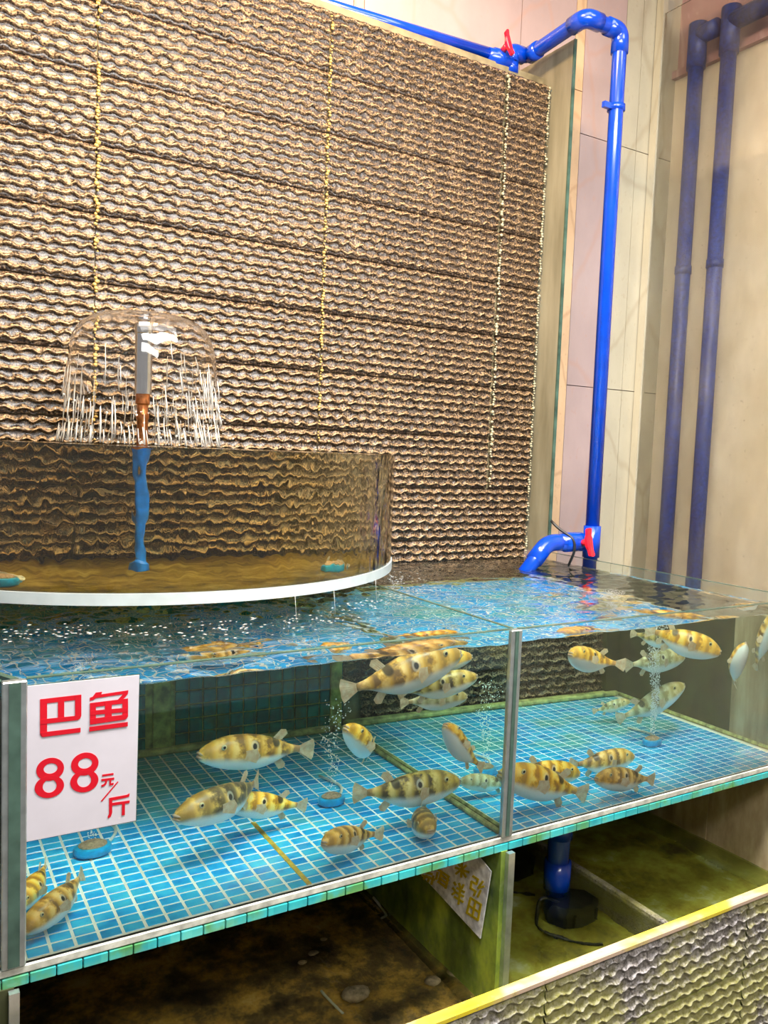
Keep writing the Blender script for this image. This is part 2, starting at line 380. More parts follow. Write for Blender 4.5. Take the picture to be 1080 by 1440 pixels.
for k in range(12):
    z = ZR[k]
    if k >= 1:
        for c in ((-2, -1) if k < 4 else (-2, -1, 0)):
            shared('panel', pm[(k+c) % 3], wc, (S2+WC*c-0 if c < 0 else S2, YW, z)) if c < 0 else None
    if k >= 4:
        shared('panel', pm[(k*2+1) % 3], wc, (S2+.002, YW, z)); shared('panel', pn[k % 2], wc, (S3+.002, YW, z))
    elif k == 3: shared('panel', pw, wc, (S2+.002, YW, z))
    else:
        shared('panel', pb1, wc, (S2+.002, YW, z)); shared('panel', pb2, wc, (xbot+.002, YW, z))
def crust(name, x, z0, z1, w, mat, skip=()):
    bm = bmesh.new(); n = int((z1-z0)/.011)
    for i in range(n):
        z = z0+(z1-z0)*(i+.5)/n
        if any(a < z < b for a, b in skip) or random.random() < .18: continue
        k = .5+.9*random.random()
        ball(bm, (x+random.uniform(-.7, .7)*w, YW-.012, z), w*k, 1, (1, .8, .9))
    return obj(name, bm, mat, wc, True)
crust('crust_line', S1, .97, 2.64, .0075, 'yellow_crust', skip=[(2.22, 2.33), (1.42, 1.47)])
crust('crust_line', S2, 1.0, 2.64, .006, 'yellow_crust')
crust('crust_line', S3, .83, 2.62, .007, 'pale_crust')
crust('crust_line', XWR, .52, 2.63, .006, 'pale_crust')

# guard sheet at the right of the curtain
gd = empty('splash_guard', (2.34, 1.38, .54)); tag(gd, 'stained translucent side sheet at the edge of the brown water wall', 'guard')
obj('sheet', B(2.335, 2.347, 1.203, YM-.002, .54, 2.79), 'guard_sheet', gd)
obj('edge', B(2.334, 2.348, 1.195, 1.203, .54, 2.79), 'glass_edge', gd)

# ------------------------------------------------------------------ fish tank
XL = -.42
tf = obj('tank_floor', B(XL, XR+.02, .001, 1.33, -.034, -.0012), 'grout_light'); tag(tf, 'blue mosaic tiled floor slab of the fish tank', 'tank floor', kind='structure')
obj('front_strip', B(XL, XR+.05, -.016, .001, -.016, .0, bev=.002), 'white_strip', tf)
PT = .045
bm = B(-.0194, .0194, -.0186, .0186, -.006, 0, bev=.0012); me_t = bpy.data.meshes.new('tile'); bmesh.ops.recalc_face_normals(bm, faces=bm.faces[:]); bm.to_mesh(me_t); bm.free(); me_t.materials.append(MATS['floor_tile'])
tiles = []
for i in range(-9, 53):
    for j in range(0, 29):
        x, y = .003+PT*(i+.5), .008+PT*(j+.5)
        if W1-.02 < x < W1+.034 or x > XR-.02: continue
        d = Vector((x, y, 0))-CAM; px = 540+FPX*d.dot(RT)/d.dot(FW)
        vis = -30 < px < 1150
        tiles.append((d.length+(0 if vis else 9), x, y))
tiles.sort()
for d, x, y in tiles[:300]: shared('tile', me_t, tf, (x, y, 0))
bm = bmesh.new()
for d, x, y in tiles[300:]: box(bm, x-.0194, x+.0194, y-.0186, y+.0186, -.006, 0)
o = obj('mosaic_remainder', bm, 'floor_tile', tf); o['kind'] = 'stuff'
jx = refr_floor(430, 1238).x
obj('sheet_joint', B(jx-.006, jx+.006, .01, .5, -.004, .0012), 'old_gold_joint', tf)
for i in range(60):
    x = XL+.0475*i
    if x+.045 > XR+.05: break
    obj('edge_tile', B(x, x+.0455, -.017, .0, -.038, -.018, bev=.0015), 'edge_tile', tf)

# dark mosaic back wall of the left compartment
YB = 1.285
wt = obj('wall_tank_back', B(XL, W1+.005, YB+.004, YW+.01, 0, .5), 'grout_olive'); tag(wt, 'dark green mosaic wall at the back of the fish tank', 'wall', kind='structure')
bm = B(-.0205, .0205, -.006, .002, -.0205, .0205, bev=.0016); me_m = bpy.data.meshes.new('tile'); bmesh.ops.recalc_face_normals(bm, faces=bm.faces[:]); bm.to_mesh(me_m); bm.free(); me_m.materials.append(MATS['mosaic_tile'])
for i in range(0, 25):
    for k in range(11):
        x, z = .52-.023+PT*(i-11.5)+.055, .008+PT*(k+.5)
        if .47 < x < .55 or x < .02 or x > W1-.01: continue
        shared('tile', me_m, wt, (x, YB+.004, z))
obj('pilaster', B(.482, .538, YB-.012, YB+.004, 0, .5, bev=.003), 'grout_olive', wt)
obj('pilaster', B(1.085, 1.128, YB-.012, YB+.004, 0, .5, bev=.003), 'grout_olive', wt)

tank = empty('fish_tank', (1.0, .6, 0)); tag(tank, 'long glass fish tank with steel corner posts standing over the trough', 'fish tank')
obj('front_pane', B(.0, W1-.008, -.012, -.0005, 0, H), 'pane_glass', tank)
obj('front_pane', B(W1+.018, XR+.01, -.012, -.0005, 0, H), 'pane_glass', tank)
obj('front_pane', B(XL, -.042, -.012, -.0005, 0, H), 'pane_glass', tank)
obj('divider_pane', B(W1, W1+.01, .002, 1.33, .001, H), 'divider_glass', tank)
obj('end_pane', B(XR, XR+.012, .0, 1.33, .462, H), 'pane_glass', tank)
bl = bmesh.new()   # left divider runs back at a slant
for z in (0.0, H):
    for x, y in ((-.012, .003), (-.026, .003), (-.62, 1.28), (-.606, 1.28)): bl.verts.new((x, y, z))
v = list(bl.verts)
for k in range(4): bl.faces.new((v[k], v[(k+1) % 4], v[4+(k+1) % 4], v[4+k]))
bl.faces.new(v[:4]); bl.faces.new(v[4:])
obj('slanted_divider', bl, 'glass_edge', tank)
def post(x0, x1, xm0, xm1, z0, z1):
    obj('post', B(x0, x1, -.02, -.0005, z0, z1, bev=.002), 'steel_post', tank)
    p = tank.children[-1]
    obj('post_groove', B(xm0, xm1, -.0222, -.016, z0+.004, z1-.002), 'glass_edge', tank)
post(-.042, .0, -.031, -.011, 0, H)
post(W1-.012, W1+.022, W1-.0015, W1+.009, 0, H)
obj('bead', B(W1-.012, W1, .01, 1.27, .0, .016, bev=.005), 'silicone', tank)
obj('bead', B(W1+.01, W1+.022, .01, 1.27, .0, .016, bev=.005), 'silicone', tank)
obj('bead', B(XR-.022, XR, .01, 1.3, .0, .014, bev=.005), 'silicone', tank)
obj('bead', B(.02, W1-.01, YB-.035, YB, .0, .02, bev=.006), 'silicone', tank)
obj('bead', B(W1+.022, XR-.02, 1.28, 1.325, .0, .02, bev=.006), 'silicone', tank)
for a, b in ((.0, W1-.008), (W1+.018, XR+.01), (XL, -.042)): obj('pane_rim', B(a, b, -.0124, -.0001, H, H+.002), 'glass_edge', tank)
obj('pane_rim', B(W1, W1+.01, .002, 1.33, H, H+.002), 'glass_edge', tank)
obj('pane_rim', B(XR, XR+.012, .0, 1.33, H, H+.002), 'glass_edge', tank)

# side boards outside the right end
sb = obj('wall_side_low', B(XR-.012, XR+.05, .46, 1.336, -.6, .46), 'dark_board'); tag(sb, 'dark olive board beyond the right end of the tank', 'wall', kind='structure')
obj('pilaster', B(XR-.016, XR+.11, .002, .459, .001, .46, bev=.004), 'brown_wall', sb)
obj('pilaster', B(XR-.016, XR+.11, -.22, .459, -.6, -.04, bev=.004), 'brown_wall', sb)
obj('corner_strip', B(XWR-.012, XR-.011, 1.30, 1.348, .001, .46), 'dark_board', sb)
obj('low_face', B(XR-.02, XR+.015, .30, 1.33, -.6, -.036), 'brown_wall', sb)

def water_body(name, outline_top, zfun, nx, ny, x0, x1, y0, y1, zb, mat):
    bm = bmesh.new(); G = []
    for j in range(ny+1):
        row = []
        for i in range(nx+1):
            x, y = x0+(x1-x0)*i/nx, y0+(y1-y0)*j/ny
            row.append(bm.verts.new((x, y, zfun(x, y))))
        G.append(row)
    tops = [bm.faces.new((G[j][i], G[j][i+1], G[j+1][i+1], G[j+1][i])) for j in range(ny) for i in range(nx)]
    per = [G[0][i] for i in range(nx+1)]+[G[j][nx] for j in range(1, ny+1)]+[G[ny][i] for i in range(nx-1, -1, -1)]+[G[j][0] for j in range(ny-1, 0, -1)]
    low = [bm.verts.new((p.co.x, p.co.y, zb)) for p in per]
    n = len(per)
    for k in range(n): bm.faces.new((per[k], low[k], low[(k+1) % n], per[(k+1) % n]))
    bm.faces.new(low)
    bmesh.ops.recalc_face_normals(bm, faces=bm.faces[:])
    for f in tops: f.smooth = True
    return obj(name, bm, mat, None, recalc=False)
N = lambda x, y, z=0: noise.noise(Vector((x, y, z)))
RX, RY, RR = .532, 1.28, .87
def zt(x, y):
    dr = sqrt((x-RX)**2+(y-RY)**2)-RR
    chop = math.exp(-max(dr, 0)/.12) if x < W1 else math.exp(-sqrt((x-2.2)**2+(y-1.1)**2)/.3)*.7
    return WT + .0030*N(x*6, y*9, 1) + .0034*N(x*15, y*20, 4) + .0010*N(x*42, y*50, 6) + chop*(.008*N(x*20, y*24, 7)+.004*N(x*50, y*55, 2))
tw = water_body('tank_water', None, zt, 330, 160, XL, XR-.0005, .0004, 1.346, -.008, 'tank_water')
tag(tw, 'clear cyan water filling the long glass tank', 'water', kind='stuff')

# ------------------------------------------------------------------ round upper tank
ZB, ZTOP = .57, .966
rt = empty('round_tank', (RX, RY, ZB)); tag(rt, 'half-round overflowing glass tank full of golden water against the wall', 'round tank')
def half_ring(r0, r1, z0, z1, n=96, yb=YW-.016):
    bm = bmesh.new(); R = []
    for k in range(n+1):
        a = pi + pi*k/n
        R.append([bm.verts.new((RX+r*cos(a), RY+r*sin(a), z)) for r, z in ((r1, z0), (r1, z1), (r0, z1), (r0, z0))])
    R.insert(0, [bm.verts.new((v.co.x, yb, v.co.z)) for v in R[0]]); R.append([bm.verts.new((v.co.x, yb, v.co.z)) for v in R[-1]])
    for a, b in zip(R, R[1:]):
        for k in range(4): bm.faces.new((a[k], a[(k+1) % 4], b[(k+1) % 4], b[k]))
    bm.faces.new(R[0]); bm.faces.new(R[-1][::-1]); return bm
def smooth_by_angle(o, ang=.6):
    me = o.data; me.polygons.foreach_set('use_smooth', [True]*len(me.polygons))
    bm = bmesh.new(); bm.from_mesh(me)
    for e in bm.edges:
        if len(e.link_faces) == 2 and e.calc_face_angle(0) > ang: e.smooth = False
    bm.to_mesh(me); bm.free(); return o
smooth_by_angle(obj('curved_pane', half_ring(RR-.010, RR, ZB+.03, ZTOP-.004), 'round_glass', rt))
smooth_by_angle(obj('base_band', half_ring(RR-.012, RR+.004, ZB, ZB+.03), 'white_band', rt))
def half_disc(r, z0, z1, zf=None, n=96, nr=40, yb=YW-.017):
    bm = bmesh.new(); rows = []
    ang = [pi+pi*k/n for k in range(n+1)]
    tops = []
    for q in range(nr+1):
        s = q/nr
        # blend from the back chord line to the outer curve
        row = []
        for a in ang:
            bx, by = RX+r*cos(a), yb
            fx, fy = RX+r*cos(a), RY+r*sin(a)
            x, y = bx+(fx-bx)*s, by+(fy-by)*s
            row.append(bm.verts.new((x, y, zf(x, y) if zf else z1)))
        rows.append(row)
    for a, b in zip(rows, rows[1:]):
        for k in range(n):
            f = bm.faces.new((a[k], a[k+1], b[k+1], b[k])); f.smooth = True
    per = rows[0]+[rows[q][n] for q in range(1, nr+1)]+rows[nr][-2::-1]+[rows[q][0] for q in range(nr-1, 0, -1)]
    low = [bm.verts.new((p.co.x, p.co.y, z0)) for p in per]
    m_ = len(per)
    for k in range(m_):
        f = bm.faces.new((per[k], low[k], low[(k+1) % m_], per[(k+1) % m_]))
    bm.faces.new(low)
    return bm
obj('floor_plate', half_disc(RR-.0125, ZB+.002, ZB+.026, nr=4), 'gold_bed', rt)
def zr(x, y): return ZTOP-.004 + .0018*N(x*9, y*12, 3)+.001*N(x*30, y*30, 5)+.003*math.exp(-((x-.44)**2+(y-.95)**2)/.06)*N(x*45, y*45, 8)
rw = obj('round_tank_water', half_disc(RR-.011, ZB+.020, 0, zr, yb=YW+.004), 'round_water'); smooth_by_angle(rw, .5); tag(rw, 'yellowish rippling water filling the half-round upper tank', 'water', kind='stuff')
for y in (.75, 1.15): obj('support_bar', B(-.05, W1+.02, y-.02, y+.02, H+.003, ZB), 'steel_post', rt)

# fountain
FX, FY = .443, .95
fn = empty('fountain', (FX, FY, ZB+.026)); tag(fn, 'steel fountain nozzle on a copper pipe rising from the round tank', 'fountain')
bm = lathe(bmesh.new(), [(.018, 1.117), (.0255, 1.119), (.0255, 1.30), (.027, 1.302), (.027, 1.328), (.022, 1.333), (.012, 1.333)], FX, FY, 28, True); smooth_by_angle(obj('nozzle', bm, 'steel', fn))
bm = lathe(bmesh.new(), [(.0165, .955), (.0165, 1.04), (.019, 1.045), (.019, 1.06), (.0165, 1.065), (.0165, 1.085), (.021, 1.09), (.021, 1.118)], FX, FY, 20, True); smooth_by_angle(obj('copper_pipe', bm, 'copper', fn))
bm = lathe(bmesh.new(), [(.024, ZB+.026), (.024, ZB+.05), (.0175, ZB+.058), (.0175, .955)], FX, FY, 20, True); smooth_by_angle(obj('riser_pipe', bm, 'sky_pvc', fn))
bm = bmesh.new(); seg = 110
prof = [(.014, 1.334), (.035, 1.347), (.075, 1.353), (.12, 1.350), (.155, 1.338), (.182, 1.316), (.199, 1.286), (.209, 1.25), (.215, 1.205), (.219, 1.15), (.222, 1.10)]
def ring_pt(r, z, k, off):
    a = 2*pi*k/seg; rag = max(0, (1.25-z))*1.6*max(0, N(cos(a)*4.2, sin(a)*4.2, 5)+.1)
    wv = 1+.035*N(cos(a)*4, sin(a)*4, z*9)*(r/.2)
    return Vector((FX+(r+off)*wv*cos(a), FY+(r+off)*wv*sin(a), z+rag*.5+off*.6))
for sgn in (0,):
    th = [.0012, .0012, .0011, .001, .0009, .0008, .0007, .0005, .0004, .0003, .00015]
    out = [[bm.verts.new(ring_pt(r, z, k, th[i])) for k in range(seg)] for i, (r, z) in enumerate(prof)]
    inn = [[bm.verts.new(ring_pt(r, z, k, -th[i])) for k in range(seg)] for i, (r, z) in enumerate(prof)]
    for A in (out, inn):
        for a, b in zip(A, A[1:]):
            for k in range(seg): bm.faces.new((a[k], a[(k+1) % seg], b[(k+1) % seg], b[k]))
    for i in (0, -1):
        for k in range(seg): bm.faces.new((out[i][k], out[i][(k+1) % seg], inn[i][(k+1) % seg], inn[i][k]))
fw_ = obj('fountain_water', bm, 'fountain_water', None, True); smooth_by_angle(fw_, 1.0); tag(fw_, 'clear mushroom-shaped water bell over the steel nozzle', 'water', kind='stuff')
bm = bmesh.new()
for q in range(230):
    a = random.uniform(0, 2*pi); r0 = .216*random.uniform(.94, 1.02); z0 = 1.15+random.uniform(-.05, .13)
    L = random.uniform(.03, .13); zz = z0-random.random()**.7*.19; r1 = r0+.012*random.random()+(1.16-zz)*.08
    zz = max(zz, .985+L*.3); zl = max(zz-L, .966); rr = random.uniform(.0008, .0022)
    p0 = Vector((FX+r1*cos(a), FY+r1*sin(a), zz)); p2 = Vector((FX+(r1+.008)*cos(a+.02), FY+(r1+.008)*sin(a+.02), zl)); pm_ = (p0+p2)/2+Vector((random.uniform(-1, 1), random.uniform(-1, 1), 0))*.003
    tube(bm, [p0, pm_, p2], [rr*.5, rr, rr*.7], 6)
for q in range(160):
    a = random.uniform(0, 2*pi); r = .22*random.uniform(.85, 1.25); z = .968+random.random()**2*.14
    ball(bm, (FX+r*cos(a), FY+r*sin(a), z), random.uniform(.0015, .0038), 1)
sp_ = obj('fountain_spray', bm, 'spray', None, True); tag(sp_, 'bright falling water strands and droplets under the water bell', 'water', kind='stuff')

# overflow drips at the white band
bm = bmesh.new()
for q in range(4):
    a = pi+pi*random.uniform(.5, .8); r = RR+.004; x, y = RX+r*cos(a), RY+r*sin(a)
    zl = WT+.002; zh = ZB+.004; tube(bm, [(x, y, zh), (x+.002, y-.003, (zh+zl)/2), (x+.003, y-.008, zl)], [.0007, random.uniform(.0004, .0007), .0009], 6)
for q in range(520):
    a = pi+pi*random.uniform(.1, .92); r = RR+.01+random.random()**2*.12; ball(bm, (RX+r*cos(a), RY+r*sin(a), WT+.002+random.random()**2*.025), random.uniform(.0007, .0024), 1, (2.4, 1.3, .5))
dr = obj('overflow_drips', bm, 'spray', None, True); tag(dr, 'drips and splashes falling from the white band of the round tank', 'water', kind='stuff')

# ------------------------------------------------------------------ blue supply pipe with valves
RP = .031; YP2 = 1.42; blue = 'blue_pvc'
sp = empty('supply_pipe', (2.2, 1.3, .55)); tag(sp, 'bright blue plastic pipe running over the curtain wall and down the marble corner', 'pipe')
a0 = on(405, -9, 1, YP2); a1 = on(690, 76, 1, YP2)
obj('pipe_run', T([a0, a1], RP*.8), blue, sp, True)
pv = on(703, 84, 1, YP2); dirx = (a1-a0).normalized()
obj('valve_body', T([pv-dirx*.07, pv-dirx*.045, pv-dirx*.04, pv+dirx*.04, pv+dirx*.045, pv+dirx*.07], [.036, .036, .042, .042, .036, .036]), blue, sp, True)
def handle(name, c, u, n, L, parent):
    u = Vector(u).normalized(); n = Vector(n).normalized(); w = u.cross(n)
    root = obj(name, tube(bmesh.new(), [c-n*.03, c], .014, 12), 'red_plastic', parent, True)
    bm = bmesh.new(); out = [(-1, .10), (-.92, .22), (-.55, .2), (-.25, .3), (.25, .3), (.55, .2), (.92, .22), (1, .10), (1, -.10), (.92, -.22), (.55, -.2), (.25, -.3), (-.25, -.3), (-.55, -.2), (-.92, -.22), (-1, -.10)]
    lo = [bm.verts.new(c+u*(a*L)+w*(b*L)-n*(.002-.012*abs(a))) for a, b in out]; hi = [bm.verts.new(v.co+n*.014) for v in lo]
    k = len(lo)
    for i in range(k): bm.faces.new((lo[i], lo[(i+1) % k], hi[(i+1) % k], hi[i]))
    bm.faces.new(lo[::-1]); bm.faces.new(hi); obj('handle_wing', bm, 'red_plastic', root)
    return root
handle('valve_handle', pv+Vector((-.01, -.06, .035)), (-.45, 0, 1), (0, -1, .35), .05, sp)
el = on(717, 72, 1, YP2); eb = on(717, 104, 1, YP2)
X0 = 2.255
f0 = Vector((X0, YP2, el.z)); f1 = on(822, 56, 0, X0); f1.z = el.z+.02
VX = on(867, 180, 1, f1.y); VXb = on(831, 740, 1, f1.y)
xv = (VX.x+VXb.x)/2
f2 = Vector((xv, f1.y, f1.z)); f3 = Vector((xv, f1.y, .42))
obj('pipe_run', T(fillet([eb, (eb.x, YP2, el.z), f0, f1, f2, f3], .055), RP), blue, sp, True)
def sleeve(a, b, r=RP+.006): obj('coupling', T([a, b], r, 20), blue, sp, True)
sleeve(eb, eb+Vector((0, 0, .05))); d1 = (f1-f0).normalized()
obj('elbow', T(fillet([(eb.x, YP2, el.z-.055), (eb.x, YP2, el.z), (eb.x+.07, YP2, el.z)], .05), RP+.006, 20), blue, sp, True)
obj('elbow', T(fillet([f1-d1*.08, f1, f1+Vector((.08, 0, 0))], .06), RP+.006, 20), blue, sp, True)
obj('elbow', T(fillet([f2-Vector((.08, 0, 0)), f2, f2-Vector((0, 0, .09))], .06), RP+.006, 20), blue, sp, True)
sleeve(f0+d1*.02, f0+d1*.08)
cz = on(860, 150, 1, f1.y).z
obj('pipe_clip', T([(xv, f1.y, cz-.012), (xv, f1.y, cz+.012)], RP+.007, 20), blue, sp, True); obj('clip_arm', B(xv-.075, xv-.02, f1.y-.008, f1.y+.01, cz-.012, cz+.012), blue, sp)
# inlet branch
zi = on(812, 762, 1, f1.y).z; i0 = on(765, 764, 1, f1.y); i1 = on(731, 797, 1, f1.y)
tee = Vector((xv, f1.y, zi))
obj('tee', T([tee-Vector((0, 0, .07)), tee+Vector((0, 0, .07))], RP+.007, 20), blue, sp, True)
obj('pipe_run', T(fillet([tee, (i0.x+.02, f1.y, zi), (i1.x, f1.y-.02, .475)], .05), RP, 20), blue, sp, True)
obj('elbow', T(fillet([(i0.x+.11, f1.y, zi), (i0.x+.02, f1.y, zi), Vector((i0.x+.02, f1.y, zi)).lerp(Vector((i1.x, f1.y-.02, .475)), .55)], .05), RP+.006, 20), blue, sp, True)
vc = Vector((on(806, 764, 1, f1.y).x, f1.y, zi))
obj('valve_body', T([vc+Vector((s, 0, 0)) for s in (-.085, -.055, -.05, .04, .045, .075)], [.037, .037, .043, .043, .037, .037], 20), blue, sp, True)
handle('valve_handle', vc+Vector((.02, -.065, .005)), (.15, -.1, -1), (.1, -1, .15), .062, sp)
ci = on(789, 770, 1, f1.y); cable = [(ci.x-.02, f1.y+.05, zi+.09), (ci.x-.005, f1.y+.02, zi+.06), (ci.x+.03, f1.y-.045, zi+.02), (ci.x+.035, f1.y-.05, zi-.03), (ci.x+.03, f1.y-.02, zi-.1)]
o = obj('cable_tie', T(fillet(cable, .03, 4), .006, 8), 'black_rubber', None, True); tag(o, 'thin black cable looped over the blue inlet pipe', 'cable')

# ------------------------------------------------------------------ trough under the tank
tr = obj('wall_trough', B(-1.2, XS, -.262, -.25, -.9, -.215), 'grout_olive'); tag(tr, 'low embossed front wall of the trough with yellow coping', 'wall', kind='structure')
obj('coping', B(-1.2, XS, -.276, -.248, -.215, -.2, bev=.003), 'coping', tr)
TW, TH = .731, .2
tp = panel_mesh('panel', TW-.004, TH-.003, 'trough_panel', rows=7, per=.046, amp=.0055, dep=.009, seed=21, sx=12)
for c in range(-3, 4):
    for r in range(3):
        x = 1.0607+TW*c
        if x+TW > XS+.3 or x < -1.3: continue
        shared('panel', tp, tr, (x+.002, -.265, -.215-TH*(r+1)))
bed = obj('trough_bed', B(W1+.01, XR+.02, -.25, 1.3, -.66, ZTF), 'green_bed'); tag(bed, 'green algae-covered bed of the trough under the tank', 'trough bed', kind='structure')
bd2 = obj('trough_bed', B(-1.2, W1-.01, -.25, 1.3, -.66, ZTF+.02), 'brown_bed'); tag(bd2, 'dark brown silty bed of the trough under the tank', 'trough bed', kind='structure')
bw = obj('wall_trough_back', B(-1.2, XR+.1, 1.3, 1.33, -.66, -.04), 'dark_board'); tag(bw, 'dark back wall of the trough under the tank', 'wall', kind='structure')
pt = obj('trough_partition', B(W1-.012, W1+.008, -.02, 1.3, ZTF, -.036), 'olive_board'); tag(pt, 'green algae-coated partition board under the tank', 'partition')
obj('front_post', B(W1+.002, W1+.022, -.034, -.02, -.56, -.039), 'steel_post', pt)
p2 = obj('trough_partition', B(-.05, -.02, -.02, 1.3, ZTF, -.036), 'dark_board'); tag(p2, 'dark partition below the steel post at the price sign', 'partition')
obj('front_post', B(-.03, -.012, -.034, -.02, -.56, -.039), 'steel_post', p2)
lw = obj('low_divider', B(1.762, 1.784, -.245, 1.28, ZTF, -.4, bev=.003), 'trough_panel'); tag(lw, 'low pale divider strip in the green trough', 'divider')
def ztr(x, y): return -.415 + .002*N(x*12, y*14, 3)+.0014*N(x*35, y*35, 5)
w1 = water_body('trough_water', None, ztr, 90, 110, W1+.009, XR-.021, -.2495, 1.299, ZTF-.03, 'trough_water'); tag(w1, 'shallow greenish water in the trough around the pump', 'water', kind='stuff')
w2 = water_body('trough_water', None, lambda x, y: ztr(x, y)-.055, 60, 60, -1.19, W1-.0125, -.2495, 1.299, ZTF-.03, 'trough_water'); tag(w2, 'still dark water over the brown silt', 'water', kind='stuff')

# pumps
def pump(x, y, z, s, lab, pipe):
    p = empty('pump', (x, y, z)); tag(p, lab, 'pump')
    bm = bmesh.new(); n = 18
    prof = [(.055, 0), (.085, .008), (.09, .05), (.088, .10), (.07, .128), (.03, .135)]
    rings = [[bm.verts.new((x+r*s*1.15*cos(2*pi*k/n)*(1+.06*(k % 2)), y+r*s*.85*sin(2*pi*k/n)*(1+.06*(k % 2)), z+h*s)) for k in range(n)] for r, h in prof]
    for a, b in zip(rings, rings[1:]):
        for k in range(n): bm.faces.new((a[k], a[(k+1) % n], b[(k+1) % n], b[k]))
    bm.faces.new(rings[0][::-1]); bm.faces.new(rings[-1]); smooth_by_angle(obj('housing', bm, 'black_rubber', p))
    for q in (1, 2, 3): obj('rib', T([(x-.10*s+.05*s*q, y-.071*s, z+.03*s), (x-.10*s+.05*s*q, y-.071*s, z+.10*s)], .006, 6), 'black_rubber', p)
    obj('cable', T(fillet([(x-.05*s, y, z+.12*s), (x-.12, y+.02, z+.2*s), (x-.17, y-.02, z+.02), (x-.08, y-.12, z+.005), (x-.02, y-.16, z+.003)], .06), .006, 8), 'black_rubber', p, True)
    if pipe:
        obj('outlet_pipe', T([(x-.02, y+.05, z+.12*s), (x-.02, y+.05, -.04)], .036, 20), blue, p, True)
        obj('coupling', T([(x-.02, y+.05, z+.16*s), (x-.02, y+.05, z+.25)], .043, 20), blue, p, True)
        obj('coupling', T([(x-.02, y+.05, z+.33), (x-.02, y+.05, z+.39)], .043, 20), blue, p, True)
    return p
pp = on(812, 1268, 2, -.47)
pump(min(pp.x, 1.655), pp.y-.02, ZTF+.002, .92, 'round black pump with a blue outlet pipe in the trough', True)
pq = on(745, 1215, 2, -.46)
pump(pq.x-.06, pq.y+.04, ZTF+.002, .95, 'black pump beside the green partition, without any blue pipe', False)

# lower sign on the partition
YS = W1-.0125
def poly_mesh(bm, pts, nrm, th):
    lo = [bm.verts.new(p) for p in pts]; hi = [bm.verts.new(Vector(p)+Vector(nrm)*th) for p in pts]; k = len(lo)
    for i in range(k): bm.faces.new((lo[i], lo[(i+1) % k], hi[(i+1) % k], hi[i]))
    bm.faces.new(lo[::-1]); bm.faces.new(hi)
ls = empty('notice_board', (YS, .15, -.3)); tag(ls, 'white notice board with gold characters tilted against the green partition', 'sign')
C6 = lambda x, y: on(500+x/3.6, 1160+y/3.6, 0, YS-.004)
bm = bmesh.new(); poly_mesh(bm, [C6(*p) for p in ((255, 150), (330, 245), (635, 575), (690, 235), (655, 190), (600, 130))], (-1, 0, 0), .003); obj('board', bm, 'sign_grey', ls)
def strokes(fn, name, segs, w, mat, parent, nrm, off):
    bm = bmesh.new()
    for i, (a, b) in enumerate(segs):
        off += .0001
        a, b = Vector(a), Vector(b); d = (b-a).normalized(); n_ = Vector((-d.y, d.x))*w/2; e = d*w*.3
        poly_mesh(bm, [fn(*q)+Vector(nrm)*off for q in (a-e+n_, b+e+n_, b+e-n_, a-e-n_)], nrm, .0012)
    return obj(name, bm, mat, parent)
lows = [
 [((588, 368), (640, 402)), ((640, 402), (625, 480)), ((625, 480), (570, 443)), ((570, 443), (588, 368)), ((614, 385), (597, 461)), ((579, 406), (633, 441))],
 [((600, 258), (625, 275)), ((625, 275), (618, 298)), ((618, 298), (593, 285)), ((593, 285), (588, 318)), ((588, 318), (614, 335)), ((614, 335), (606, 355)), ((650, 285), (628, 318)), ((628, 318), (655, 310)), ((640, 330), (625, 362))],
 [((545, 185), (540, 262)), ((512, 215), (578, 238)), ((520, 190), (536, 208)), ((565, 205), (550, 218)), ((540, 225), (515, 245)), ((545, 230), (565, 262))],
 [((505, 290), (512, 302)), ((498, 318), (508, 330)), ((495, 350), (512, 338)), ((530, 295), (536, 312)), ((552, 302), (545, 318)), ((520, 318), (556, 338)), ((515, 340), (552, 360)), ((508, 362), (550, 388)), ((538, 315), (528, 398))],
 [((425, 225), (478, 262)), ((420, 240), (414, 272)), ((436, 250), (476, 280)), ((430, 268), (470, 297)), ((424, 285), (464, 315)), ((440, 240), (428, 290)), ((474, 268), (462, 318))],
 [((350, 235), (392, 248)), ((345, 255), (405, 275)), ((365, 255), (352, 272)), ((400, 258), (390, 298)), ((380, 262), (372, 285))]]
for s in lows: strokes(C6, 'character', s, 11, 'sign_gold', ls, (-1, 0, 0), .003)

# ------------------------------------------------------------------ price sign on the front pane
ps = empty('price_sign', (.1, -.0125, .23)); tag(ps, 'white price sign with red characters fixed to the front glass', 'sign')
C2 = lambda x, y: on(x/4.5, 930+y/4.5, 1, -.0135)
bm = bmesh.new(); poly_mesh(bm, [C2(*p) for p in ((160, 157), (880, 85), (858, 1005), (147, 1143))], (0, -1, 0), .002); obj('board', bm, 'sign_white', ps)
bm = bmesh.new(); poly_mesh(bm, [C2(*p)+Vector((0, .0013, 0)) for p in ((157, 153), (885, 79), (864, 1011), (143, 1149))], (0, -1, 0), .001); obj('backing', bm, 'glass_edge', ps)
def char(polys, name='character'):
    bm = bmesh.new()
    for i, pl in enumerate(polys): poly_mesh(bm, [C2(*p)+Vector((0, -.002-.00012*i, 0)) for p in pl], (0, -1, 0), .0008)
    return obj(name, bm, 'sign_red', ps)
char([[(252, 238), (297, 233), (297, 470), (268, 476), (256, 470), (252, 455)], [(252, 238), (513, 208), (513, 238), (252, 268)], [(365, 250), (405, 246), (405, 355), (365, 360)],
      [(473, 215), (513, 208), (513, 340), (506, 358), (490, 366), (473, 368)], [(252, 365), (480, 342), (513, 338), (506, 358), (490, 368), (252, 396)], [(252, 448), (508, 417), (508, 445), (268, 476)]])
